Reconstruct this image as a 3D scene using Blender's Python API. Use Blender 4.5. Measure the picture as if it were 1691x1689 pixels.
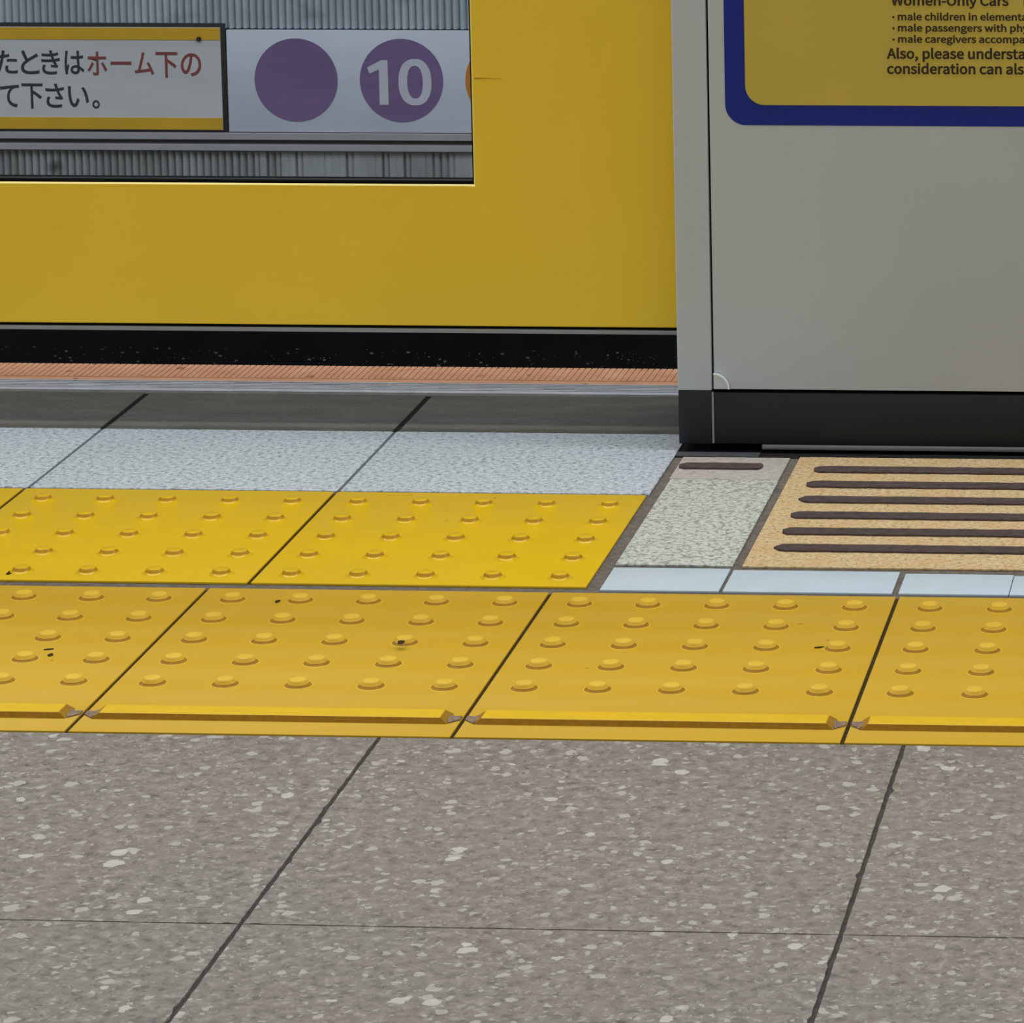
import bpy, bmesh, math, random
from mathutils import Vector, Matrix

for o in list(bpy.data.objects):
    bpy.data.objects.remove(o, do_unlink=True)
SC = bpy.context.scene
COL = SC.collection

# ------------------------------------------------------------------ camera
cam_d = bpy.data.cameras.new('camera')
cam = bpy.data.objects.new('camera', cam_d)
COL.objects.link(cam)
YAW, PITCH, ROLL = 0.06371, -0.12521, -0.00529
fwd = Vector((-math.sin(YAW) * math.cos(PITCH), math.cos(YAW) * math.cos(PITCH), math.sin(PITCH)))
right = Vector((math.cos(YAW), math.sin(YAW), 0))
up = right.cross(fwd)
r2 = right * math.cos(ROLL) + up * math.sin(ROLL)
u2 = -right * math.sin(ROLL) + up * math.cos(ROLL)
m = Matrix((r2, u2, -fwd)).transposed().to_4x4()
m.translation = (0.67548, -2.96488, 0.97669)
cam.matrix_world = m
cam_d.sensor_fit = 'HORIZONTAL'
cam_d.sensor_width = 36.0
cam_d.lens = 6657.72 / 1691 * 36.0
cam_d.shift_x = (845.5 - 1780.65) / 1691
cam_d.shift_y = (-64.185 - 844.5) / 1691
cam_d.clip_start = 0.05
cam_d.clip_end = 200
SC.camera = cam

# ------------------------------------------------------------------ world, lamps, exposure
w = bpy.data.worlds.new('world')
SC.world = w
w.use_nodes = True
bg = w.node_tree.nodes['Background']
bg.inputs[0].default_value = (0.93, 0.97, 1.0, 1)
bg.inputs[1].default_value = 0.36


def lamp(name, loc, sx, sy, power, col, rot=(0, 0, 0)):
    d = bpy.data.lights.new(name, 'AREA')
    d.shape = 'RECTANGLE'
    d.size, d.size_y = sx, sy
    d.energy = power
    d.color = col
    o = bpy.data.objects.new(name, d)
    o.location = loc
    o.rotation_euler = rot
    COL.objects.link(o)
    return o


# fluorescent rows on the ceiling: one over the platform edge, one over the middle, one over the far track
lamp('fluorescent_row', (0.3, 0.72, 2.65), 7.0, 0.16, 72, (1.0, 0.98, 0.95))
lamp('fluorescent_row', (0.3, -3.6, 2.65), 7.0, 0.20, 40, (1.0, 0.97, 0.92))
lamp('fluorescent_row', (-1.0, 1.9, 2.7), 7.0, 0.20, 58, (0.86, 0.94, 1.0))
SC.view_settings.view_transform = 'Standard'
SC.view_settings.look = 'None'
SC.view_settings.exposure = 0.0
SC.view_settings.gamma = 1.0
SC.view_settings.use_curve_mapping = False


# ------------------------------------------------------------------ materials
def lin(c):
    out = []
    for v in c:
        v /= 255.0
        out.append(v / 12.92 if v <= 0.04045 else ((v + 0.055) / 1.055) ** 2.4)
    return (*out, 1.0)


class NT:
    def __init__(s, name, rough=0.5, spec=0.5):
        s.m = bpy.data.materials.new(name)
        s.m.use_nodes = True
        s.t = s.m.node_tree
        s.b = s.t.nodes['Principled BSDF']
        s.b.inputs['Roughness'].default_value = rough
        s.b.inputs['Specular IOR Level'].default_value = spec
        s.co = None

    def n(s, typ, **kw):
        nd = s.t.nodes.new(typ)
        for k, v in kw.items():
            setattr(nd, k, v)
        return nd

    def l(s, a, b):
        s.t.links.new(a, b)

    def coord(s, scale=(1, 1, 1)):
        if s.co is None:
            s.co = s.n('ShaderNodeNewGeometry').outputs['Position']
        mp = s.n('ShaderNodeMapping')
        mp.inputs['Scale'].default_value = scale
        s.l(s.co, mp.inputs['Vector'])
        return mp.outputs['Vector']

    def noise(s, scale, detail=3, rough=0.6, stretch=(1, 1, 1)):
        nd = s.n('ShaderNodeTexNoise')
        nd.inputs['Scale'].default_value = scale
        nd.inputs['Detail'].default_value = detail
        nd.inputs['Roughness'].default_value = rough
        s.l(s.coord(stretch), nd.inputs['Vector'])
        return nd.outputs['Fac']

    def ramp(s, fac, stops, interp='LINEAR'):
        nd = s.n('ShaderNodeValToRGB')
        cr = nd.color_ramp
        cr.interpolation = interp
        while len(cr.elements) < len(stops):
            cr.elements.new(0.5)
        for e, (p, c) in zip(cr.elements, stops):
            e.position = p
            e.color = c if len(c) == 4 else lin(c)
        s.l(fac, nd.inputs[0])
        return nd.outputs[0]

    def mix(s, fac, a, b, mode='MIX'):
        nd = s.n('ShaderNodeMix', data_type='RGBA', blend_type=mode)
        for sock, v in ((nd.inputs[0], fac), (nd.inputs[6], a), (nd.inputs[7], b)):
            if hasattr(v, 'is_output'):
                s.l(v, sock)
            else:
                sock.default_value = v
        return nd.outputs[2]

    def math(s, op, a, b=0.0):
        nd = s.n('ShaderNodeMath', operation=op)
        for sock, v in ((nd.inputs[0], a), (nd.inputs[1], b)):
            if hasattr(v, 'is_output'):
                s.l(v, sock)
            else:
                sock.default_value = v
        return nd.outputs[0]

    def voro(s, scale, feature='F1', stretch=(1, 1, 1)):
        nd = s.n('ShaderNodeTexVoronoi', feature=feature)
        nd.inputs['Scale'].default_value = scale
        s.l(s.coord(stretch), nd.inputs['Vector'])
        return nd

    def chips(s, scale, share, size, stretch=(1, 1, 1)):
        """mask of separate stone chips: a share of the Voronoi cells, each of its own size"""
        v = s.voro(scale, stretch=stretch)
        sep = s.n('ShaderNodeSeparateColor')
        s.l(v.outputs['Color'], sep.inputs[0])
        pick = s.math('LESS_THAN', sep.outputs[0], share)
        rad = s.math('MULTIPLY', sep.outputs[1], size)
        inside = s.math('LESS_THAN', v.outputs['Distance'], rad)
        return s.math('MULTIPLY', pick, inside), sep.outputs[2]

    def base(s, sock):
        s.l(sock, s.b.inputs['Base Color'])

    def bump(s, fac, strength, dist=0.001):
        nd = s.n('ShaderNodeBump')
        nd.inputs['Strength'].default_value = strength
        nd.inputs['Distance'].default_value = dist
        s.l(fac, nd.inputs['Height'])
        s.l(nd.outputs[0], s.b.inputs['Normal'])


def plain(name, c, rough=0.5, spec=0.5, var=0.06, scale=30, metal=0.0, stretch=(1, 1, 1)):
    """one colour with a slight uneven tint"""
    t = NT(name, rough, spec)
    t.b.inputs['Metallic'].default_value = metal
    c1 = lin(c)
    lo = tuple(v * (1 - var) for v in c1[:3]) + (1,)
    hi = tuple(min(1, v * (1 + var)) for v in c1[:3]) + (1,)
    t.base(t.ramp(t.noise(scale, stretch=stretch), [(0.3, lo), (0.7, hi)]))
    return t.m


M = {}
# grey terrazzo of the platform floor
t = NT('grey_terrazzo', 0.5, 0.35)
wob = t.n('ShaderNodeTexNoise')
wob.inputs['Scale'].default_value = 110
wob.inputs['Detail'].default_value = 2
t.l(t.coord(), wob.inputs['Vector'])
wv = t.n('ShaderNodeVectorMath', operation='MULTIPLY_ADD')
t.l(wob.outputs['Color'], wv.inputs[0])
wv.inputs[1].default_value = (0.011, 0.011, 0.0)
t.l(t.co, wv.inputs[2])
t.co = wv.outputs[0]
fine = t.ramp(t.noise(95, 6, 0.72), [(0.30, (88, 82, 77)), (0.44, (126, 119, 113)), (0.56, (142, 135, 128)), (0.72, (174, 168, 160))])
c = t.mix(t.ramp(t.noise(3.2, 2), [(0.42, (0, 0, 0)), (0.66, (90, 90, 90))]), fine, lin((148, 128, 104)))
for sc_, share, size, amt, tone in (
        (230, 0.60, 0.44, 0.55, (178, 174, 166)), (170, 0.34, 0.42, 0.60, (96, 91, 88)), (120, 0.36, 0.44, 0.62, (190, 188, 180)),
        (90, 0.10, 0.34, 0.50, (92, 86, 80)), (78, 0.34, 0.42, 0.62, (194, 192, 183)), (46, 0.16, 0.32, 0.72, (206, 204, 195))):
    k, _ = t.chips(sc_, share, size)
    c = t.mix(t.math('MULTIPLY', k, amt), c, lin(tone))
t.base(c)
M['terrazzo'] = t.m
# mortar between slabs
t = NT('mortar', 0.9, 0.2)
t.base(t.ramp(t.noise(180, 4), [(0.3, (96, 90, 84)), (0.7, (128, 121, 114))]))
M['mortar'] = t.m
t = NT('dark_mortar', 0.9, 0.2)
t.base(t.ramp(t.noise(180, 4), [(0.3, (70, 66, 62)), (0.7, (92, 88, 84))]))
M['dark_mortar'] = t.m
M['shadow_mortar'] = plain('shadow_mortar', (30, 30, 30), 0.9, 0.2, 0.2, 150)
M['brown_mortar'] = plain('brown_mortar', (70, 56, 34), 0.9, 0.2, 0.2, 150)
M['blue_mortar'] = plain('blue_grey_mortar', (98, 106, 116), 0.9, 0.2, 0.2, 150)
# white-blue granite
t = NT('pale_granite', 0.45, 0.4)
c = t.ramp(t.noise(190, 3, 0.75), [(0.33, (112, 124, 138)), (0.44, (176, 189, 202)), (0.58, (206, 217, 228)), (0.75, (232, 239, 245))])
k, _ = t.chips(170, 0.18, 0.4)
c = t.mix(t.math('MULTIPLY', k, 0.6), c, lin((104, 112, 120)))
c = t.mix(t.ramp(t.noise(9, 3), [(0.4, (0, 0, 0)), (0.7, (80, 80, 80))]), c, lin((160, 168, 182)))
t.base(c)
M['granite'] = t.m
# dark edge band
t = NT('dark_granite', 0.75, 0.25)
t.base(t.mix(0.5, t.ramp(t.noise(40, 6, 0.75, (0.35, 1, 1)), [(0.3, (68, 67, 60)), (0.7, (108, 107, 98))]),
             t.ramp(t.noise(300, 2), [(0.3, (70, 69, 64)), (0.7, (102, 101, 95))])))
M['darkband'] = t.m
t = NT('dull_aluminium', 0.45, 0.5)
t.base(t.ramp(t.noise(60, 5, 0.7, (0.5, 2, 1)), [(0.3, (168, 169, 176)), (0.7, (208, 210, 218))]))
M['alu'] = t.m
t = NT('orange_rubber', 0.65, 0.3)
c = t.ramp(t.noise(25, 5, 0.7), [(0.3, (204, 146, 112)), (0.55, (220, 162, 126)), (0.75, (226, 178, 148))])
k, _ = t.chips(60, 0.08, 0.3)
t.base(t.mix(t.math('MULTIPLY', k, 0.6), c, lin((110, 74, 58))))
M['orange'] = t.m


def yellow_tile(name, c, dirt, rough, spec, dirt_amt, bands=0.0):
    t = NT(name, rough, spec)
    c1 = t.ramp(t.noise(7, 4, 0.6, (1, 2.2, 1)), [(0.3, tuple(v * 0.97 for v in c)), (0.7, c)])
    f = t.ramp(t.noise(6, 5, 0.65, (0.5, 2.5, 1)), [(0.42, (0, 0, 0)), (0.75, (255, 255, 255))])
    c1 = t.mix(t.math('MULTIPLY', f, dirt_amt), c1, lin(dirt))
    if bands:       # rubbed paler by feet between the rows of studs
        wv_ = t.n('ShaderNodeSeparateXYZ')
        t.l(t.coord(), wv_.inputs[0])
        ph = t.math('MULTIPLY', t.math('SUBTRACT', wv_.outputs[1], 0.3580), 2 * math.pi / 0.0594)
        f = t.math('MULTIPLY', t.math('ADD', t.math('MULTIPLY', t.math('COSINE', ph), -0.5), 0.5), bands)
        c1 = t.mix(t.math('MULTIPLY', f, t.noise(14, 3)), c1, lin((214, 176, 66)))
    k, _ = t.chips(70, 0.03, 0.16)
    t.base(t.mix(t.math('MULTIPLY', k, 0.5), c1, lin((120, 84, 10))))
    return t.m


M['tact_near'] = yellow_tile('worn_yellow_tile', (216, 172, 30), (210, 170, 50), 0.5, 0.3, 0.6, 0.85)
M['tact_far'] = yellow_tile('bright_yellow_tile', (236, 196, 18), (228, 190, 44), 0.38, 0.35, 0.4)
M['stud_near'] = plain('yellow_stud', (232, 192, 60), 0.5, 0.3, 0.05, 60)
M['stud_near_rim'] = plain('shaded_grimy_yellow', (166, 124, 32), 0.7, 0.2, 0.12, 200)  # slope shade and some grime painted in as one darker yellow
M['stud_far_rim'] = plain('shaded_bright_yellow', (192, 148, 8), 0.3, 0.4, 0.10, 200)  # shade on the upper stud slopes, painted in as a darker yellow
M['stud_far'] = plain('yellow_stud_glossy', (234, 192, 18), 0.2, 0.5, 0.05, 60)
M['grime'] = plain('grey_grime', (140, 122, 104), 0.9, 0.1, 0.3, 300)
M['speck'] = plain('dark_dirt', (58, 44, 20), 0.8, 0.2, 0.3, 400)
M['bar_top'] = plain('yellow_bar', (234, 190, 26), 0.45, 0.3, 0.05, 60)
# pebbly slab
t = NT('pebble_slab', 0.7, 0.3)
v = t.voro(112, 'DISTANCE_TO_EDGE')
c = t.ramp(t.noise(260, 3, 0.7), [(0.3, (166, 174, 166)), (0.5, (202, 208, 200)), (0.7, (224, 229, 222))])
g = t.math('MULTIPLY', t.math('LESS_THAN', v.outputs['Distance'], 0.12), t.ramp(t.noise(160, 2), [(0.44, (0, 0, 0)), (0.56, (255, 255, 255))]))
t.base(t.mix(t.math('MULTIPLY', g, 0.6), c, lin((112, 110, 98))))
M['pebble'] = t.m
t = NT('smooth_grey_stone', 0.7, 0.3)
c = t.ramp(t.noise(150, 4, 0.7), [(0.3, (164, 158, 152)), (0.7, (198, 194, 188))])
k, _ = t.chips(120, 0.12, 0.4)
t.base(t.mix(t.math('MULTIPLY', k, 0.6), c, lin((96, 78, 66))))
M['greystone'] = t.m
t = NT('tan_stone', 0.7, 0.3)
c = t.ramp(t.noise(210, 4, 0.8), [(0.34, (136, 106, 72)), (0.45, (204, 178, 134)), (0.6, (226, 204, 162)), (0.75, (238, 224, 190))])
t.base(t.mix(t.ramp(t.noise(34, 4), [(0.42, (0, 0, 0)), (0.72, (190, 190, 190))]), c, lin((208, 166, 104))))
M['tan'] = t.m
M['grip'] = plain('dark_grip_rubber', (84, 72, 71), 0.85, 0.2, 0.25, 120)
M['white_tile'] = plain('white_ceramic', (200, 217, 231), 0.5, 0.35, 0.04, 20)
# gate
M['gate'] = plain('grey_paint', (196, 205, 212), 0.4, 0.4, 0.02, 6)
M['gate_dark'] = plain('charcoal_skirt', (25, 30, 37), 0.45, 0.4, 0.15, 12, stretch=(0.5, 1, 4))
M['gap'] = plain('black_gap', (12, 12, 12), 0.9, 0.1, 0.1)
M['steel'] = plain('brushed_steel', (150, 152, 156), 0.4, 0.5, 0.06, 40, metal=0.4)
M['plate'] = plain('dull_grey_plate', (74, 76, 82), 0.6, 0.4, 0.2, 120)
M['lug'] = plain('silver_corner_cap', (200, 208, 214), 0.3, 0.5, 0.03, 20)
M['lug_rim'] = plain('pale_cap_rim', (250, 252, 250), 0.3, 0.5, 0.02, 20)
M['door'] = plain('yellow_door_paint', (243, 204, 52), 0.4, 0.45, 0.03, 5)
M['door_edge'] = plain('lit_yellow_edge', (250, 232, 120), 0.25, 0.5, 0.02, 5)  # window chamfer catching the light, painted in as a paler yellow
M['blue'] = plain('blue_border', (3, 36, 138), 0.4, 0.4, 0.04, 20)
M['poster'] = plain('poster_yellow', (203, 180, 74), 0.45, 0.4, 0.05, 9)
M['ink'] = plain('dark_brown_ink', (54, 44, 30), 0.6, 0.3, 0.05)
t = NT('clear_glass', 0.02, 0.5)
tr = t.n('ShaderNodeBsdfTransparent')
tr.inputs[0].default_value = (0.93, 0.95, 0.96, 1)
gl = t.n('ShaderNodeBsdfGlossy')
gl.inputs['Roughness'].default_value = 0.03
fr = t.n('ShaderNodeFresnel')
fr.inputs[0].default_value = 1.45
mx = t.n('ShaderNodeMixShader')
t.l(fr.outputs[0], mx.inputs[0])
t.l(tr.outputs[0], mx.inputs[1])
t.l(gl.outputs[0], mx.inputs[2])
t.l(mx.outputs[0], t.t.nodes['Material Output'].inputs['Surface'])
M['glass'] = t.m
# trackside
t = NT('corrugated_steel', 0.5, 0.4)
c = t.ramp(t.noise(14, 4, 0.6, (1, 1, 0.4)), [(0.3, (166, 176, 186)), (0.7, (198, 206, 214))])
k = t.ramp(t.noise(9, 3, 0.6, (1, 1, 1.5)), [(0.62, (0, 0, 0)), (0.75, (255, 255, 255))])
c = t.mix(t.math('MULTIPLY', k, 0.4), c, lin((120, 120, 112)))
dv = t.n('ShaderNodeVectorMath', operation='DISTANCE')      # one sooty splash on the lower panel
t.l(t.coord((1, 0, 1)), dv.inputs[0])
dv.inputs[1].default_value = (-1.735, 0, -0.352)
k = t.ramp(t.math('ADD', dv.outputs['Value'], t.math('MULTIPLY', t.noise(60, 3), 0.016)), [(0.010, (255, 255, 255)), (0.028, (0, 0, 0))])
t.base(t.mix(t.math('MULTIPLY', k, 0.9), c, lin((24, 24, 24))))
M['corr'] = t.m
M['corr_dusty'] = t.m.copy()          # the lower panel is the same steel under a film of brown brake dust
M['corr_dusty'].name = 'dusty_corrugated_steel'
for nd in M['corr_dusty'].node_tree.nodes:
    if nd.bl_idname == 'ShaderNodeValToRGB' and abs(nd.color_ramp.elements[0].position - 0.3) < 1e-4:
        nd.color_ramp.elements[0].color = lin((138, 143, 143))
        nd.color_ramp.elements[1].color = lin((172, 178, 180))
M['rail'] = plain('grey_channel_rail', (166, 166, 172), 0.5, 0.4, 0.08, 14)
M['concrete'] = plain('concrete_wall', (120, 122, 122), 0.85, 0.2, 0.15, 4)
t = NT('pit_dark_wall', 0.9, 0.15)  # near-black base colour paints in the darkness of the track pit
c = t.ramp(t.noise(4, 3), [(0.3, (13, 14, 18)), (0.7, (22, 22, 26))])
z = t.n('ShaderNodeSeparateXYZ')
t.l(t.coord(), z.inputs[0])
low = t.math('LESS_THAN', z.outputs[2], -0.695)
k, _ = t.chips(125, 0.6, 0.45, (0.8, 1, 1.5))
k2 = t.ramp(t.noise(3.2, 4), [(0.38, (0, 0, 0)), (0.62, (255, 255, 255))])
t.base(t.mix(t.math('MULTIPLY', t.math('MULTIPLY', k, low), k2), c, lin((112, 108, 104))))
M['pit_dark'] = t.m
M['ballast'] = plain('dark_ballast', (26, 25, 24), 0.95, 0.1, 0.5, 40)
M['black'] = plain('black_frame', (26, 26, 24), 0.6, 0.3, 0.1)
M['sign_grey'] = plain('dusty_white_board', (206, 209, 212), 0.5, 0.4, 0.06, 8, stretch=(0.5, 1, 2))
M['sign_yellow'] = plain('sign_yellow', (222, 174, 14), 0.5, 0.4, 0.08, 12)
M['sign_red'] = plain('sign_red', (140, 62, 62), 0.6, 0.3, 0.05)
M['sign_ink'] = plain('sign_ink', (38, 48, 52), 0.6, 0.3, 0.05)
M['sign_white'] = plain('dusty_white_panel', (208, 217, 232), 0.5, 0.4, 0.06, 7, stretch=(1, 1, 2))
M['purple'] = plain('line_purple', (122, 98, 146), 0.5, 0.4, 0.10, 9, stretch=(0.4, 1, 3))
M['digit'] = plain('pale_digit', (205, 207, 222), 0.5, 0.4, 0.05, 20)
M['disc_orange'] = plain('line_orange', (206, 128, 40), 0.5, 0.4, 0.05)

# ------------------------------------------------------------------ helpers


def link(name, me, mats, parent=None, smooth=None):
    if not isinstance(mats, (list, tuple)):
        mats = [mats]
    if isinstance(me, bmesh.types.BMesh):
        bm = me
        me = bpy.data.meshes.new(name)
        bmesh.ops.recalc_face_normals(bm, faces=bm.faces[:])
        bm.to_mesh(me)
        bm.free()
    for x in mats:
        me.materials.append(x)
    o = bpy.data.objects.new(name, me)
    COL.objects.link(o)
    if parent:
        o.parent = parent
        o.matrix_parent_inverse = Matrix.Translation(-parent.location)
    if smooth:
        for p in me.polygons:
            p.use_smooth = True
        me.set_sharp_from_angle(angle=math.radians(smooth))
    return o


def thing(name, label, cat, loc=(0, 0, 0), group=None):
    o = bpy.data.objects.new(name, None)
    o.empty_display_size = 0.05
    COL.objects.link(o)
    o.location = loc
    return tag(o, label, cat, group)


def tag(o, label, cat, group=None):
    o['label'] = label
    o['category'] = cat
    if group:
        o['group'] = group
    return o


def struct(o):
    o['kind'] = 'structure'
    return o


def bx(bm, x0, x1, y0, y1, z0, z1, bev=0.0, seg=2, mat=0):
    vs = [bm.verts.new((x, y, z)) for x in (x0, x1) for y in (y0, y1) for z in (z0, z1)]
    fs = [bm.faces.new([vs[i] for i in q]) for q in
          ((0, 1, 3, 2), (4, 6, 7, 5), (0, 4, 5, 1), (2, 3, 7, 6), (0, 2, 6, 4), (1, 5, 7, 3))]
    for f in fs:
        f.material_index = mat
    if bev:
        es = list({e for f in fs for e in f.edges})
        r = bmesh.ops.bevel(bm, geom=es, offset=bev, segments=seg, profile=0.5, affect='EDGES')
        for f in r['faces']:
            f.material_index = mat


def box(name, mat, parent, *a, **k):
    bm = bmesh.new()
    bx(bm, *a, **k)
    return link(name, bm, mat, parent, 35)


def prism(bm, pts, mapf, d0, d1, mat=0):
    """closed outline extruded between depths d0 and d1; mapf(u, v, d) -> point"""
    a = [bm.verts.new(mapf(u, v, d0)) for u, v in pts]
    b = [bm.verts.new(mapf(u, v, d1)) for u, v in pts]
    n = len(pts)
    fs = [bm.faces.new(a), bm.faces.new(b[::-1])]
    for i in range(n):
        fs.append(bm.faces.new((a[i], b[i], b[(i + 1) % n], a[(i + 1) % n])))
    for f in fs:
        f.material_index = mat


XZ = lambda u, v, d: (u, d, v)      # outline in the wall plane, depth along Y
XY = lambda u, v, d: (u, v, d)      # outline on the floor, depth along Z


def rrect(x0, x1, z0, z1, r, n=10):
    pts = []
    for cx, cz, a0 in ((x1 - r, z1 - r, 0), (x0 + r, z1 - r, 90), (x0 + r, z0 + r, 180), (x1 - r, z0 + r, 270)):
        for i in range(n + 1):
            a = math.radians(a0 + 90 * i / n)
            pts.append((cx + r * math.cos(a), cz + r * math.sin(a)))
    return pts


def circle(cx, cz, r, n=64):
    return [(cx + r * math.cos(2 * math.pi * i / n), cz + r * math.sin(2 * math.pi * i / n)) for i in range(n)]


def bundled_font():
    """the sans serif that ships with Blender, else its built-in font"""
    import os
    try:
        return bpy.data.fonts.load(os.path.join(bpy.utils.system_resource('DATAFILES'), 'fonts', 'Noto Sans CJK Regular.woff2'))
    except Exception:
        return None


SANS = bundled_font()


def flat_text(body, font=None, off=0.0):
    """a line of writing of size 1 as a mesh lying in the XY plane"""
    cu = bpy.data.curves.new('text', 'FONT')
    if font:
        cu.font = font
    cu.body = body
    cu.offset = off
    cu.extrude = 0.01
    cu.resolution_u = 5
    o = bpy.data.objects.new('text', cu)
    COL.objects.link(o)
    dg = bpy.context.evaluated_depsgraph_get()
    me = bpy.data.meshes.new_from_object(o.evaluated_get(dg))
    bpy.data.objects.remove(o, do_unlink=True)
    bpy.data.curves.remove(cu)
    me.materials.clear()
    return me


def extent(me):
    xs = [v.co.x for v in me.vertices]
    ys = [v.co.y for v in me.vertices]
    return min(xs), max(xs), min(ys), max(ys)


def stand(me, x0, z0, sx, sz, y, u0, v0, thick=0.0006):
    """set a flat text mesh upright, its point (u0, v0) at (x0, z0)"""
    me.transform(Matrix(((sx, 0, 0, x0 - u0 * sx), (0, 0, -thick / 0.02, y - thick / 2), (0, sz, 0, z0 - v0 * sz), (0, 0, 0, 1))))
    return me


def text_line(body, ref, ref_w, cap_h, x, z, y, off):
    """a line whose first words (ref) are ref_w wide and whose tall letters are cap_h high"""
    a = flat_text(ref, SANS)
    e = extent(a)
    h = flat_text('l', SANS)
    eh = extent(h)
    k = (eh[3] - eh[2])
    bpy.data.meshes.remove(a)
    bpy.data.meshes.remove(h)
    me = flat_text(body, SANS, off * k)
    return stand(me, x, z, 0.985 * ref_w / (e[1] - e[0]), cap_h / k, y, e[0], eh[2], 0.0003)


# ------------------------------------------------------------------ the setting
rnd = random.Random(4)
ZB = -0.0022      # top of the mortar bed
J = 0.0015          # half a joint
FX, FW, FD = -0.0553, 0.4054, 0.400


def rough_edge(p, q, rough, step=0.008):
    """points from p up to (not including) q, broken like a chipped edge"""
    p, q = Vector(p), Vector(q)
    L = (q - p).length
    n = max(1, int(L / step)) if rough else 1
    nrm = Vector((-(q - p).y, (q - p).x)).normalized()
    out = []
    for i in range(n):
        d = 0.0
        if 0 < i:
            d = rnd.uniform(0, 0.0007)
            if rnd.random() < 0.03:
                d += rnd.uniform(0.0010, 0.0026)
        out.append(tuple(p.lerp(q, i / n) + nrm * d))
    return out


bm = bmesh.new()
for i in range(-6, 6):
    for j in range(-9, 0):
        x0, x1 = FX + i * FW + J, FX + (i + 1) * FW - J
        y0, y1 = j * FD + J * 0.55, (j + 1) * FD - (J * 0.55 if j < -1 else 0.0035)
        ro = j >= -3 and -3 <= i <= 2
        pts = rough_edge((x0, y0), (x1, y0), ro) + rough_edge((x1, y0), (x1, y1), ro) + \
            rough_edge((x1, y1), (x0, y1), False) + rough_edge((x0, y1), (x0, y0), ro)
        prism(bm, pts, XY, ZB, 0.0)
struct(link('floor', bm, M['terrazzo']))

bm = bmesh.new()
bx(bm, -2.5, 2.4, -3.62, 0.002, -0.06, ZB, mat=1)
bx(bm, -2.5, 2.4, 0.002, 0.3983, -0.06, ZB, mat=3)
bx(bm, -2.5, 2.4, 0.3983, 0.4168, -0.06, ZB, mat=0)
bx(bm, -2.5, 0.0265, 0.4168, 0.7280, -0.06, ZB, mat=3)
bx(bm, 0.0265, 2.4, 0.4168, 0.7280, -0.06, ZB, mat=0)
bx(bm, -2.5, 2.4, 0.7280, 0.88, -0.06, ZB, mat=0)
bx(bm, -2.5, 2.4, 0.88, 1.178, -0.06, ZB, mat=2)  # bed coloured black to paint in the shadow under the gate
for x in (-0.871, -0.5705, -0.2695):      # pale pointing between the granite slabs
    bx(bm, x - 0.0014, x + 0.0014, 0.7335, 0.9665, ZB, -0.0007, mat=4)
struct(link('trim_1', bm, [M['mortar'], M['dark_mortar'], M['shadow_mortar'], M['brown_mortar'], M['blue_mortar']]))
bm = bmesh.new()
bx(bm, -2.5, 2.4, 0.95, 1.178, -1.2, -0.0605)
struct(link('wall_front', bm, M['pit_dark']))
bm = bmesh.new()
bx(bm, -5.0, 2.6, 1.18, 4.45, -1.3, -1.2)
struct(link('trim_2', bm, M['ballast']))

# the wall across the track: plinth painted black for the dark of the pit, ribbed steel panels with a channel between, concrete above
WY = 4.40
bm = bmesh.new()
bx(bm, -5.0, 2.6, WY + 0.03, WY + 0.25, 0.36, 2.6)
struct(link('wall_back', bm, M['concrete']))
bm = bmesh.new()
bx(bm, -5.0, 2.6, WY + 0.002, WY + 0.25, -1.2, -0.385)
struct(link('wall_back_plinth', bm, M['pit_dark']))


def ribbed(name, z0, z1, pitch=0.01375, amp=0.0120, caked=None):
    """sheet pressed into narrow upright ribs; right of x = caked the grooves are filled with dust"""
    rg = random.Random(9)
    prof = [(i / 8, 1 - abs(math.cos(math.pi * (i / 8 + 0.5))) ** 0.8) for i in range(8)]
    bm = bmesh.new()
    x, cols = -4.6, []
    while x < 1.6:
        a_ = amp
        if caked is not None and x > caked:
            a_ = amp * (rg.uniform(0.75, 1.0) if rg.random() < 0.22 else rg.uniform(0.04, 0.22))
        for u, d in prof:
            cols.append((x + u * pitch, WY + 0.008 + d * a_))
        x += pitch
    rows = [[bm.verts.new((cx, cy, z)) for cx, cy in cols] for z in (z0, z1)]
    back = [[bm.verts.new((cols[e][0], WY + 0.03, z)) for e in (0, -1)] for z in (z0, z1)]
    for i in range(len(cols) - 1):
        bm.faces.new((rows[0][i], rows[0][i + 1], rows[1][i + 1], rows[1][i]))
    bm.faces.new((back[0][0], back[0][1], back[1][1], back[1][0]))
    bm.faces.new(rows[1] + [back[1][1], back[1][0]])
    bm.faces.new(rows[0] + [back[0][1], back[0][0]])
    return struct(link(name, bm, M['corr'] if caked is None else M['corr_dusty']))


ribbed('wall_back_upper', -0.0848, 0.36)
ribbed('wall_back_lower', -0.385, -0.3185, caked=-1.355)
bm = bmesh.new()
bx(bm, -4.6, 1.6, WY - 0.004, WY + 0.03, -0.2945, -0.2815, 0.001)
bx(bm, -4.6, 1.6, WY - 0.004, WY + 0.03, -0.3155, -0.3035, 0.001)
bx(bm, -4.6, 1.6, WY + 0.024, WY + 0.03, -0.3035, -0.2945, mat=1)
bx(bm, -4.6, 1.6, WY + 0.024, WY + 0.03, -0.3185, -0.3155, mat=1)
bx(bm, -4.6, 1.6, WY + 0.014, WY + 0.03, -0.2815, -0.0850, mat=1)
struct(link('trim_3', bm, [M['rail'], M['gap']]))

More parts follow.
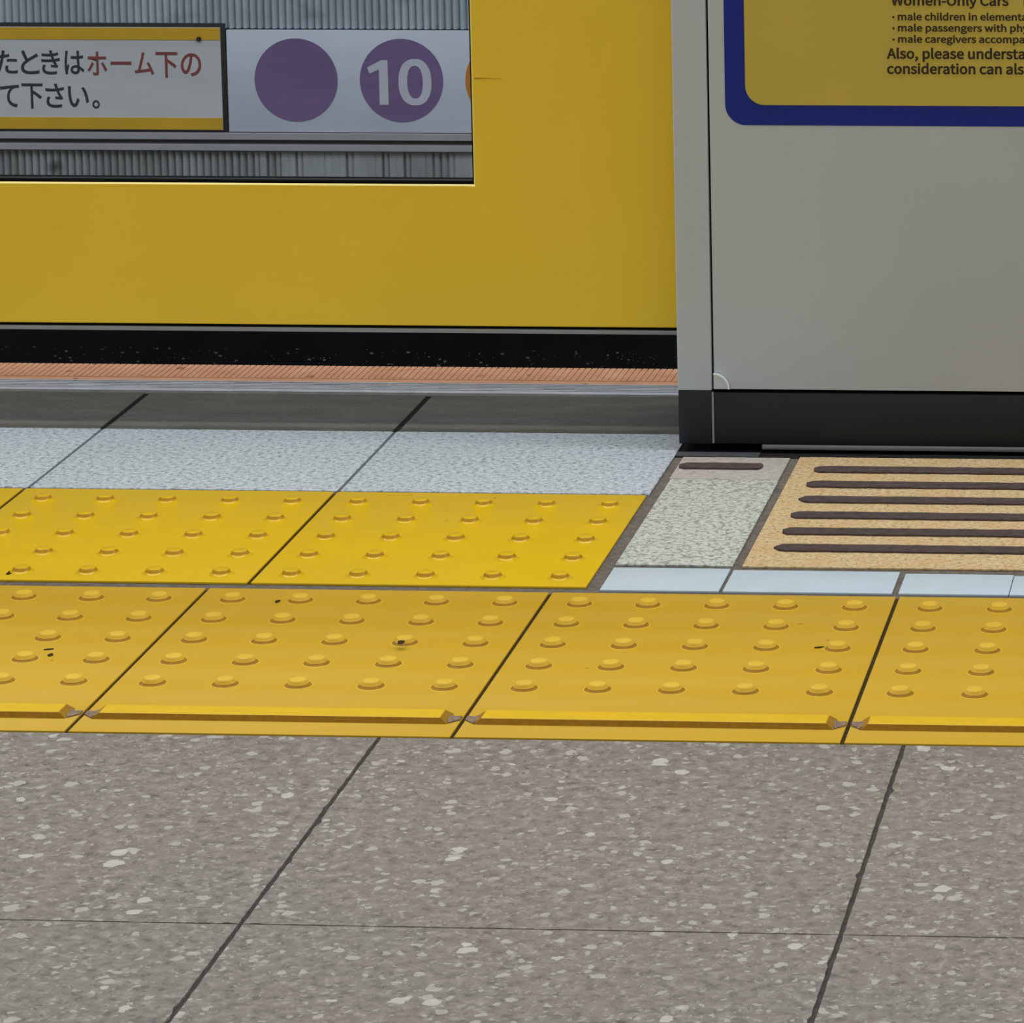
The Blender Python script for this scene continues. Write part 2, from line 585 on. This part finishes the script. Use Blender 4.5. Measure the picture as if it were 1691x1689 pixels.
# ------------------------------------------------------------------ signs on the far wall
s = thing('safety_sign', 'black-framed white sign with yellow bands and black and red Japanese writing', 'sign', (-1.9, WY, -0.277))
bm = bmesh.new()
X0, X1, Z0, Z1 = -2.75, -1.3985, -0.2785, -0.0745
fr_ = 0.011
bx(bm, X0, X1, WY, WY + 0.0075, Z0, Z1, 0.001)
link('frame', bm, M['black'], s, 35)
box('board', M['sign_grey'], s, X0 + fr_, X1 - 0.0080, WY - 0.003, WY - 0.0002, -0.276, -0.0815)
for z0, z1 in ((-0.1052, -0.0825), (-0.2755, -0.2532)):
    box('yellow_band', M['sign_yellow'], s, X0 + fr_, X1 - 0.0083, WY - 0.0042, WY - 0.0031, z0, z1)
bm = bmesh.new()
prism(bm, circle(-1.4465, -0.1030, 0.0045, 20), XZ, WY - 0.0075, WY - 0.0044)
link('screw', bm, M['black'], s)
def glyphs(name, chars, mat):
    """each character by the box it fills, in picture-pixel measures of the sign"""
    for ch, x0, x1, y0, y1 in chars:
        me = flat_text(ch, None, 0.012)
        e = extent(me)
        sx, sz = (x1 - x0) * PX / (e[1] - e[0]), (y1 - y0) * PX / (e[3] - e[2])
        link(name, stand(me, gx(x0), gz(y1), sx, sz, WY - 0.0031, e[0], e[2]), mat, s)


PX = 0.0011585
gx = lambda px: -1.8296 + px * PX
gz = lambda py: -0.0320 - py * 0.00115
glyphs('black_character', [(c_, a / 5.28, b / 5.28, d / 5.28, e / 5.28) for c_, a, b, d, e in (
    ('た', -35, 156, 435, 640), ('と', 186, 345, 432, 640), ('き', 365, 528, 432, 642), ('は', 568, 738, 436, 640))], M['sign_ink'])
glyphs('red_character', [(c_, a / 5.28, b / 5.28, d / 5.28, e / 5.28) for c_, a, b, d, e in (
    ('ホ', 766, 938, 442, 648), ('ー', 970, 1150, 526, 556), ('ム', 1178, 1345, 446, 642),
    ('下', 1363, 1552, 444, 666), ('の', 1580, 1757, 452, 652))], M['sign_red'])
glyphs('black_character', [(c_, a / 5.28, b / 5.28, d / 5.28, e / 5.28) for c_, a, b, d, e in (
    ('て', -5, 160, 735, 930), ('下', 184, 368, 722, 942), ('さ', 392, 555, 722, 932), ('い', 588, 768, 745, 926),
    ('。', 798, 862, 865, 938))], M['sign_ink'])

s = thing('station_number_sign', 'white panel with a plain purple disc and a purple disc numbered 10', 'sign', (-1.15, WY, -0.28))
box('panel', M['sign_white'], s, -1.3960, -0.70, WY + 0.0005, WY + 0.012, -0.2800, -0.0868, bev=0.001)
for cx, mt in ((-1.2652, 'purple'), (-1.0650, 'purple'), (-0.8650, 'disc_orange')):
    bm = bmesh.new()
    prism(bm, circle(cx, -0.1808, 0.0789), XZ, WY - 0.0006, WY + 0.0004)
    link('disc', bm, M[mt], s)
bm = bmesh.new()
one = [(0.0385, 0.0), (0.0385, 0.0875), (0.0262, 0.0875), (-0.0005, 0.0730), (0.0035, 0.0610), (0.0215, 0.0690), (0.0215, 0.0)]
prism(bm, [(-1.1287 + u, -0.2268 + v * 0.965) for u, v in one], XZ, WY - 0.0016, WY - 0.0007)
n = 56
ox, oz = -1.0392, -0.1838
rings = []
for a_, b_, dpt in ((0.0312, 0.0440, WY - 0.0016), (0.0148, 0.0310, WY - 0.0016), (0.0312, 0.0440, WY - 0.0007), (0.0148, 0.0310, WY - 0.0007)):
    ring = []
    for i in range(n):
        a = 2 * math.pi * i / n
        e = 0.86
        ring.append(bm.verts.new((ox + a_ * math.copysign(abs(math.cos(a)) ** e, math.cos(a)), dpt, oz + b_ * math.copysign(abs(math.sin(a)) ** e, math.sin(a)))))
    rings.append(ring)
for i in range(n):
    k = (i + 1) % n
    for p, q in ((0, 1), (2, 3), (0, 2), (1, 3)):
        bm.faces.new((rings[p][i], rings[p][k], rings[q][k], rings[q][i]))
link('numerals', bm, M['digit'], s)

# ------------------------------------------------------------------ platform edge
o = bmesh.new()
bx(o, -2.5, 2.4, 1.1245, 1.174, ZB, 0.002, 0.0012)
bx(o, -2.5, 2.4, 1.1245, 1.130, 0.0015, 0.0028, 0.0006)
for i in range(5):
    y = 1.138 + i * 0.007
    bx(o, -2.5, 2.4, y, y + 0.003, 0.0015, 0.0030, 0.0006)
tag(link('edge_rail', o, M['alu'], None, 35), 'ridged silver metal rail between dark slabs and orange comb strip', 'rail')
o = bmesh.new()
bx(o, -2.5, 2.4, 1.1755, 1.192, -0.02, 0.001, 0.001)
x = -2.5
while x < 2.39:
    bx(o, x, x + 0.0056, 1.1905, 1.250, -0.018, 0.0015)
    x += 0.0068
bx(o, -2.5, 2.4, 1.1905, 1.247, -0.018, 0.0006)
tag(link('comb_strip', o, M['orange'], None), 'orange ribbed rubber comb strip along the platform edge', 'rubber strip')

# ------------------------------------------------------------------ pale granite slabs with a dark band
GJ = [-1.168, -0.871, -0.5705, -0.2695, 0.0308]
names_ = ['pale granite edge slab beyond the left side of the picture',
          'pale granite edge slab cut by the left edge of the picture, dark band along its back',
          'whole pale granite edge slab in the middle, between the two thin dark joints',
          'pale granite edge slab with dark back band, ending beside the grey gate']
for i in range(4):
    x0, x1 = GJ[i] + 0.0016, GJ[i + 1] - 0.0016
    if i == 0:
        x0 = -2.4
    s = thing('edge_slab', names_[i], 'paving slab', ((x0 + x1) / 2, 0.85, -0.006), 'pale slabs along the platform edge')
    box('granite_top', M['granite'], s, x0, x1, 0.7325, 0.9670, ZB, 0.0, bev=0.0008)
    box('dark_band', M['darkband'], s, x0 + 0.0016, x1 - 0.0016, 0.9676, 1.1225, ZB, 0.0002, bev=0.0005)

# ------------------------------------------------------------------ yellow tactile tiles


def stud_mesh(name, mat, rim, z0, z1):
    """low round stud with a flared foot; the belt between heights z0 and z1 is the grimy one"""
    prof = [(0.0118, 0.0), (0.0110, 0.0002), (0.0101, 0.0006), (0.0092, 0.0012), (0.0085, 0.0019), (0.0080, 0.0027), (0.0075, 0.0036), (0.0070, 0.0046), (0.0065, 0.0050), (0.0055, 0.0052), (0, 0.0052)]
    n = 28
    bm = bmesh.new()
    rings = []
    for r, z in prof[:-1]:
        rings.append([bm.verts.new((r * math.cos(2 * math.pi * i / n), r * math.sin(2 * math.pi * i / n), z)) for i in range(n)])
    for a, b in zip(rings, rings[1:]):
        for i in range(n):
            bm.faces.new((a[i], a[(i + 1) % n], b[(i + 1) % n], b[i]))
    bm.faces.new(rings[-1])
    bm.faces.new(rings[0][::-1])
    bmesh.ops.recalc_face_normals(bm, faces=bm.faces[:])
    me = bpy.data.meshes.new(name)
    bm.to_mesh(me)
    bm.free()
    me.materials.append(mat)
    me.materials.append(rim)
    for p in me.polygons:
        p.use_smooth = True
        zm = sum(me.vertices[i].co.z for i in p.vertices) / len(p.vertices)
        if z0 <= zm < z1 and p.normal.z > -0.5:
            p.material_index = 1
    me.set_sharp_from_angle(angle=math.radians(75))
    return me


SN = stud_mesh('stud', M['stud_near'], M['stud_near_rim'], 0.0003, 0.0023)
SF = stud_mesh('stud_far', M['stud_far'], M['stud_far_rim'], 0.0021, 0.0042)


def studs(parent, me, x0, y0, px, py, ny=5):
    for j in range(ny):
        for i in range(5):
            o = bpy.data.objects.new('stud', me)
            COL.objects.link(o)
            o.parent = parent
            o.location = Vector((x0 + i * px, y0 - j * py, 0.00002)) - parent.location


def blot(parent, x, y, z, rx, ry, ang=0.0, name='dirt_spot', mat='speck', th=0.0006):
    bm = bmesh.new()
    ca, sa = math.cos(ang), math.sin(ang)
    pts = []
    for i in range(14):
        a = 2 * math.pi * i / 14
        k = rnd.uniform(0.8, 1.15)
        u, v = rx * k * math.cos(a), ry * k * math.sin(a)
        pts.append((x + u * ca - v * sa, y + u * sa + v * ca))
    prism(bm, pts, XY, z, z + th)
    link(name, bm, M[mat], parent)


TW = 0.302
near_labels = {
    -3: 'worn yellow tactile tile of the near row, beyond the left side of the picture',
    -2: 'worn yellow tactile tile of the near row, cut by the left edge of the picture',
    -1: 'whole worn yellow tactile tile of the near row, in front of the glossy yellow tiles',
    0: 'worn yellow tactile tile of the near row, in front of the leftmost white strips',
    1: 'worn yellow tactile tile of the near row, cut by the right edge of the picture',
    2: 'worn yellow tactile tile of the near row, beyond the right side of the picture'}
near = {}
for k, lab in near_labels.items():
    x0, x1 = k * TW + 0.0016, (k + 1) * TW - 0.0016
    t_ = thing('tactile_tile', lab, 'tactile tile', ((x0 + x1) / 2, 0.2, -0.006), 'near row of yellow tactile tiles')
    near[k] = t_
    box('tile_body', M['tact_near'], t_, x0, x1, 0.0012, 0.3985, ZB, 0.0, bev=0.0007)
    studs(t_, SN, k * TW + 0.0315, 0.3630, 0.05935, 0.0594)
    # raised bar along the platform side, its ends cut down to the tile
    bm = bmesh.new()
    xa, xb = x0 + 0.0085, x1 - 0.0085
    base = [bm.verts.new(p) for p in ((xa, 0.0315, 0.00002), (xb, 0.0315, 0.00002), (xb, 0.0575, 0.00002), (xa, 0.0575, 0.00002))]
    d = 0.006
    mid = [bm.verts.new(p) for p in ((xa + d, 0.0332, 0.0046), (xb - d, 0.0332, 0.0046), (xb - d, 0.0535, 0.0046), (xa + d, 0.0535, 0.0046))]
    top = [bm.verts.new(p) for p in ((xa + d + .0008, 0.0342, 0.0052), (xb - d - .0008, 0.0342, 0.0052), (xb - d - .0008, 0.0520, 0.0052), (xa + d + .0008, 0.0520, 0.0052))]
    for lo, hi in ((base, mid), (mid, top)):
        for i in range(4):
            f = bm.faces.new((lo[i], lo[(i + 1) % 4], hi[(i + 1) % 4], hi[i]))
            f.material_index = 1 if lo is base else 0  # bar sides take the darker yellow: their shade painted in, with some grime
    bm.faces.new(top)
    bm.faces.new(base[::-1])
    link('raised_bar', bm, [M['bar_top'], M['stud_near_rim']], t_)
    for sx_, xe in ((1, x0), (-1, x1)):
        bm = bmesh.new()
        pts = [(xe + sx_ * u, v) for u, v in ((0.0005, 0.041), (0.0080, 0.033), (0.0100, 0.040), (0.0100, 0.053), (0.0060, 0.049), (0.0005, 0.050))]
        prism(bm, pts, XY, 0.0000, 0.0011)
        link('grime_patch', bm, M['grime'], t_)
far_labels = {
    -2: 'glossy yellow tactile tile of the far row, beyond the left side of the picture',
    -1: 'glossy yellow tactile tile of the far row, in the middle, left of the second joint',
    0: 'glossy yellow tactile tile of the far row, nearest to the grey pebbled slab'}
far_labels[-2] = 'glossy yellow far row tactile tile, only its corner showing at the left edge'
BX = -0.2710
far = {}
for k, lab in {-3: 'glossy yellow tactile tile of the far row, beyond the left side of the picture', **far_labels}.items():
    x0, x1 = BX + k * TW + 0.0018, BX + (k + 1) * TW - 0.0018
    if k == 0:
        x1 = 0.0272
    t_ = thing('tactile_tile', lab, 'tactile tile', ((x0 + x1) / 2, 0.57, -0.006), 'far row of yellow tactile tiles')
    far[k] = t_
    box('tile_body', M['tact_far'], t_, x0, x1, 0.4165, 0.7285, ZB, 0.0, bev=0.0007)
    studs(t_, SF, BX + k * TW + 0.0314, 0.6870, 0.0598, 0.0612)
# dirt stuck to the tiles
blot(near[-1], 0.1995 - TW + 0.0105, 0.228, 0.0052, 0.003, 0.005)
blot(near[-2], -0.3770, 0.1965, 0.0, 0.0022, 0.004)
blot(near[-2], -0.3830, 0.2120, 0.0, 0.0040, 0.0015, 0.3)
blot(near[-1], -0.2300, 0.3590, 0.0, 0.0020, 0.004)
blot(near[0], 0.2530, 0.2460, 0.0, 0.0042, 0.0016, 0.4)
blot(far[-1], -0.4905, 0.4370, 0.0, 0.0030, 0.006)

# ------------------------------------------------------------------ slabs in front of the grey gate
s = thing('pebbled_slab', 'narrow pale pebbly slab with a smoother grey top end', 'paving slab', (0.092, 0.68, -0.006))
box('pebbled_face', M['pebble'], s, 0.0400, 0.1450, 0.4895, 0.7905, ZB, 0.0, bev=0.0006)
box('smooth_end', M['greystone'], s, 0.0385, 0.1445, 0.7915, 0.8760, ZB, 0.0, bev=0.0006)


def grip(parent, x0, x1, y, half, pointed=False):
    z0, z1 = 0.00005, 0.0018
    pts = []
    if pointed:
        pts += [(x0, y), (x0 + 0.006, y - half * 0.8), (x0 + 0.012, y - half)]
    else:
        pts += [(x0, y + half * 0.3), (x0 + 0.001, y - half * 0.5), (x0 + 0.006, y - half)]
    nseg = int((x1 - x0) / 0.01)
    for i in range(2, nseg):
        pts.append((x0 + (x1 - x0) * i / nseg, y - half + rnd.uniform(-1, 1) * 0.0007))
    pts += [(x1 - 0.003, y - half), (x1, y - half * 0.3), (x1, y + half * 0.5), (x1 - 0.003, y + half)]
    for i in range(nseg - 1, 1, -1):
        pts.append((x0 + (x1 - x0) * i / nseg, y + half + rnd.uniform(-1, 1) * 0.0007))
    pts += [(x0 + 0.012, y + half), (x0 + 0.006, y + half * 0.9)]
    bm = bmesh.new()
    prism(bm, pts, XY, z0, z1)
    link('grip_strip', bm, M['grip'], parent)


grip(s, 0.0405, 0.1225, 0.8370, 0.0105)
s = thing('ribbed_tan_slab', 'wide tan speckled slab with long dark grip strips, below the grey gate', 'paving slab', (0.30, 0.68, -0.006))
box('slab_body', M['tan'], s, 0.1535, 0.4950, 0.4880, 0.8800, ZB, 0.0, bev=0.0008)
for i in range(6):
    grip(s, 0.1738, 0.4750, 0.8285 - i * 0.0564 - (0.0 if i else 0), 0.0108, i in (2, 5))
s = thing('ribbed_tan_slab', 'tan speckled slab with dark grip strips, beyond the right side of the picture', 'paving slab', (0.67, 0.68, -0.006))
box('slab_body', M['tan'], s, 0.5040, 0.8450, 0.4880, 0.8800, ZB, 0.0, bev=0.0008)
for i in range(6):
    grip(s, 0.5240, 0.8250, 0.8285 - i * 0.0564, 0.0108)
for x0, x1, lab in ((0.0405, 0.1448, 'shortest white strip tile, in front of the pebbled slab'),
                    (0.1480, 0.2958, 'white strip tile at the near left corner of the tan slab'),
                    (0.3012, 0.3968, 'white strip tile right of the middle one, ending at a hairline joint'),
                    (0.3975, 0.4950, 'white strip tile cut by the right edge of the picture')):
    o = box('white_tile', M['white_tile'], None, x0, x1, 0.4085, 0.4795 - 0.010 * max(0, (x0 - 0.04)) / 0.3, ZB, 0.0, bev=0.0007)
    tag(o, lab, 'tile', 'white strip tiles')

# ------------------------------------------------------------------ grey gate casing
g = thing('platform_gate_casing', 'grey painted gate housing with charcoal skirt that the yellow door slides into', 'platform gate', (0.6, 1.0, -0.006))
GX0, GX1, GY, GT = 0.0302, 1.40, 0.900, 1.30
box('end_frame', M['gate'], g, GX0, 0.0642, GY, 0.968, 0.0610, GT, bev=0.0014, seg=3)
box('front_cover', M['gate'], g, 0.0664, GX1, GY, 0.968, 0.0626, GT, bev=0.0010)
box('cover_gap', M['gap'], g, 0.0320, GX1 - 0.004, GY + 0.006, 0.966, 0.012, GT - 0.01)
box('rear_shell', M['gate'], g, GX0, GX1, 1.032, 1.110, 0.0610, GT, bev=0.0014)
box('top_cap', M['gate'], g, GX0, GX1, GY - 0.002, 1.112, GT + 0.0005, GT + 0.03, bev=0.003)
box('skirt', M['gate_dark'], g, GX0 + 0.0004, 0.0638, GY + 0.0004, 0.964, 0.0070, 0.0606, bev=0.0008)
box('skirt', M['gate_dark'], g, 0.0662, GX1, GY + 0.0004, 0.964, 0.0075, 0.0592, bev=0.0008)
box('skirt', M['gate_dark'], g, GX0 + 0.0004, GX1, 1.034, 1.108, 0.0070, 0.0606, bev=0.0008)
box('joint_strip', M['steel'], g, 0.0640, 0.0660, GY - 0.0003, GY + 0.004, 0.0080, 0.0595)
box('bottom_rail', M['steel'], g, 0.1130, GX1, GY + 0.0008, GY + 0.03, 0.0018, 0.0068, bev=0.0006)
box('base_plate', M['plate'], g, 0.0200, 0.1120, 0.8830, 0.8990, ZB, -0.0006, bev=0.0004)
for x in (0.25, 0.75, 1.25):
    box('foot', M['gap'], g, x - 0.06, x + 0.06, 0.935, 1.08, ZB, 0.0065)
# quarter-round corner cap
q = [(0.0664 + 0.0158 * math.cos(math.radians(a)), 0.0632 + 0.0158 * math.sin(math.radians(a))) for a in range(0, 91, 6)]
bm = bmesh.new()
prism(bm, [(0.0664, 0.0632)] + q, XZ, GY - 0.0022, GY - 0.0003)
cap = link('corner_cap', bm, M['lug'], g)
bm = bmesh.new()
q2 = [(0.0664 + 0.0144 * math.cos(math.radians(a)), 0.0632 + 0.0144 * math.sin(math.radians(a))) for a in range(90, -1, -6)]
prism(bm, q + q2, XZ, GY - 0.0034, GY - 0.0023)
link('cap_rim', bm, M['lug_rim'], cap)

# notice on the gate
n_ = thing('notice', 'blue-bordered yellow notice with English text on the grey gate', 'sign', (0.6, GY, 0.327))
bm = bmesh.new()
prism(bm, rrect(0.0823, 1.10, 0.3268, 0.86, 0.0205), XZ, GY - 0.0014, GY - 0.0003)
link('border', bm, M['blue'], n_)
bm = bmesh.new()
prism(bm, rrect(0.1024, 1.08, 0.3470, 0.84, 0.0190), XZ, GY - 0.0020, GY - 0.0015)
link('face', bm, M['poster'], n_)
NY = GY - 0.0020
for body, ref, wid, cap, x, z in (
        ('Women-Only Cars\u201dmay', 'Women-Only Cars', 0.1155, 0.0100, 0.2464, 0.4447),
        ('male children in elementary', 'male children in', 0.0779, 0.0073, 0.2526, 0.4302),
        ('male passengers with physical', 'male passengers with', 0.1069, 0.0073, 0.2526, 0.4192),
        ('male caregivers accompanying', 'male caregivers', 0.0769, 0.0073, 0.2526, 0.4082),
        ('Also, please understand', 'Also, please', 0.0756, 0.0105, 0.2417, 0.3924),
        ('consideration can also', 'consideration can', 0.1130, 0.0105, 0.2417, 0.3775)):
    link('lettering', text_line(body, ref, wid, cap, x + 0.0006, z + 0.0010, NY, 0.036), M['ink'], n_)
for z in (0.4302, 0.4192, 0.4082):
    bm = bmesh.new()
    prism(bm, circle(0.2486, z + 0.0040, 0.0011, 16), XZ, NY - 0.0003, NY)
    link('bullet', bm, M['ink'], n_)
# ------------------------------------------------------------------ yellow sliding door
d_ = thing('sliding_door', 'yellow sliding platform door with a glazed window and dark lower edge', 'door', (-0.8, 1.0, 0.094))
DX0, DX1, DZ0, DZ1 = -2.30, 0.42, 0.1048, 1.22
WX0, WX1, WZ0, WZ1 = -2.10, -0.1858, 0.2484, 1.05
Y0, Y1 = 0.986, 1.014
bm = bmesh.new()


def ring(pts, y):
    return [bm.verts.new((x, y, z)) for x, z in pts]


rect = lambda a, b, c_, d: [(a, c_), (b, c_), (b, d), (a, d)]
e = 0.0016
of = ring(rect(DX0 + .001, DX1 - .001, DZ0 + .001, DZ1 - .001), Y0)
of2 = ring(rect(DX0, DX1, DZ0, DZ1), Y0 + .001)
ob = ring(rect(DX0, DX1, DZ0, DZ1), Y1)
inf = ring(rect(WX0, WX1, WZ0, WZ1), Y0)
inc = ring(rect(WX0 + e, WX1 - e, WZ0 + e, WZ1 - e), Y0 + e)
inb = ring(rect(WX0 + e, WX1 - e, WZ0 + e, WZ1 - e), Y1)
for a, b, mi in ((of, inf, 0), (of2, of, 0), (ob, of2, 0), (inf, inc, 1), (inc, inb, 0), (inb, ob, 0)):
    for i in range(4):
        f = bm.faces.new((a[i], a[(i + 1) % 4], b[(i + 1) % 4], b[i]))
        f.material_index = mi
link('door_panel', bm, [M['door'], M['door_edge']], d_)
# dark gasket round the pane
bm = bmesh.new()
for a in ((WX0 + e, WX1 - e, WZ0 + e, WZ0 + e + 0.0024), (WX0 + e, WX1 - e, WZ1 - e - 0.0024, WZ1 - e),
          (WX0 + e, WX0 + e + 0.0024, WZ0 + e + 0.0024, WZ1 - e - 0.0024), (WX1 - e - 0.0014, WX1 - e, WZ0 + e + 0.0024, WZ1 - e - 0.0024)):
    bx(bm, a[0] + .00005, a[1] - .00005, Y0 + 0.002, Y1 - 0.0004, a[2] + .00005, a[3] - .00005)
link('gasket', bm, M['gap'], d_)
box('window_pane', M['glass'], d_, WX0 + e + .0026, WX1 - e - .0016, Y0 + 0.0095, Y0 + 0.0145, WZ0 + e + .0026, WZ1 - e - .0026)
box('bottom_gasket', M['gap'], d_, DX0, DX1, Y0 + 0.003, Y1 - 0.003, 0.1021, 0.1046)
box('bottom_rail', M['steel'], d_, DX0, DX1, Y0 + 0.0005, Y1 - 0.001, 0.0974, 0.1018, bev=0.0006)
bm = bmesh.new()
prism(bm, [(-0.1840, 0.3591), (-0.174, 0.3588), (-0.156, 0.3585), (-0.174, 0.3579), (-0.1840, 0.3575)], XZ, Y0 - 0.0002, Y0 - 0.00005)
link('scuff_mark', bm, plain('door_scuff', (176, 138, 20), 0.6, 0.3, 0.05), d_)
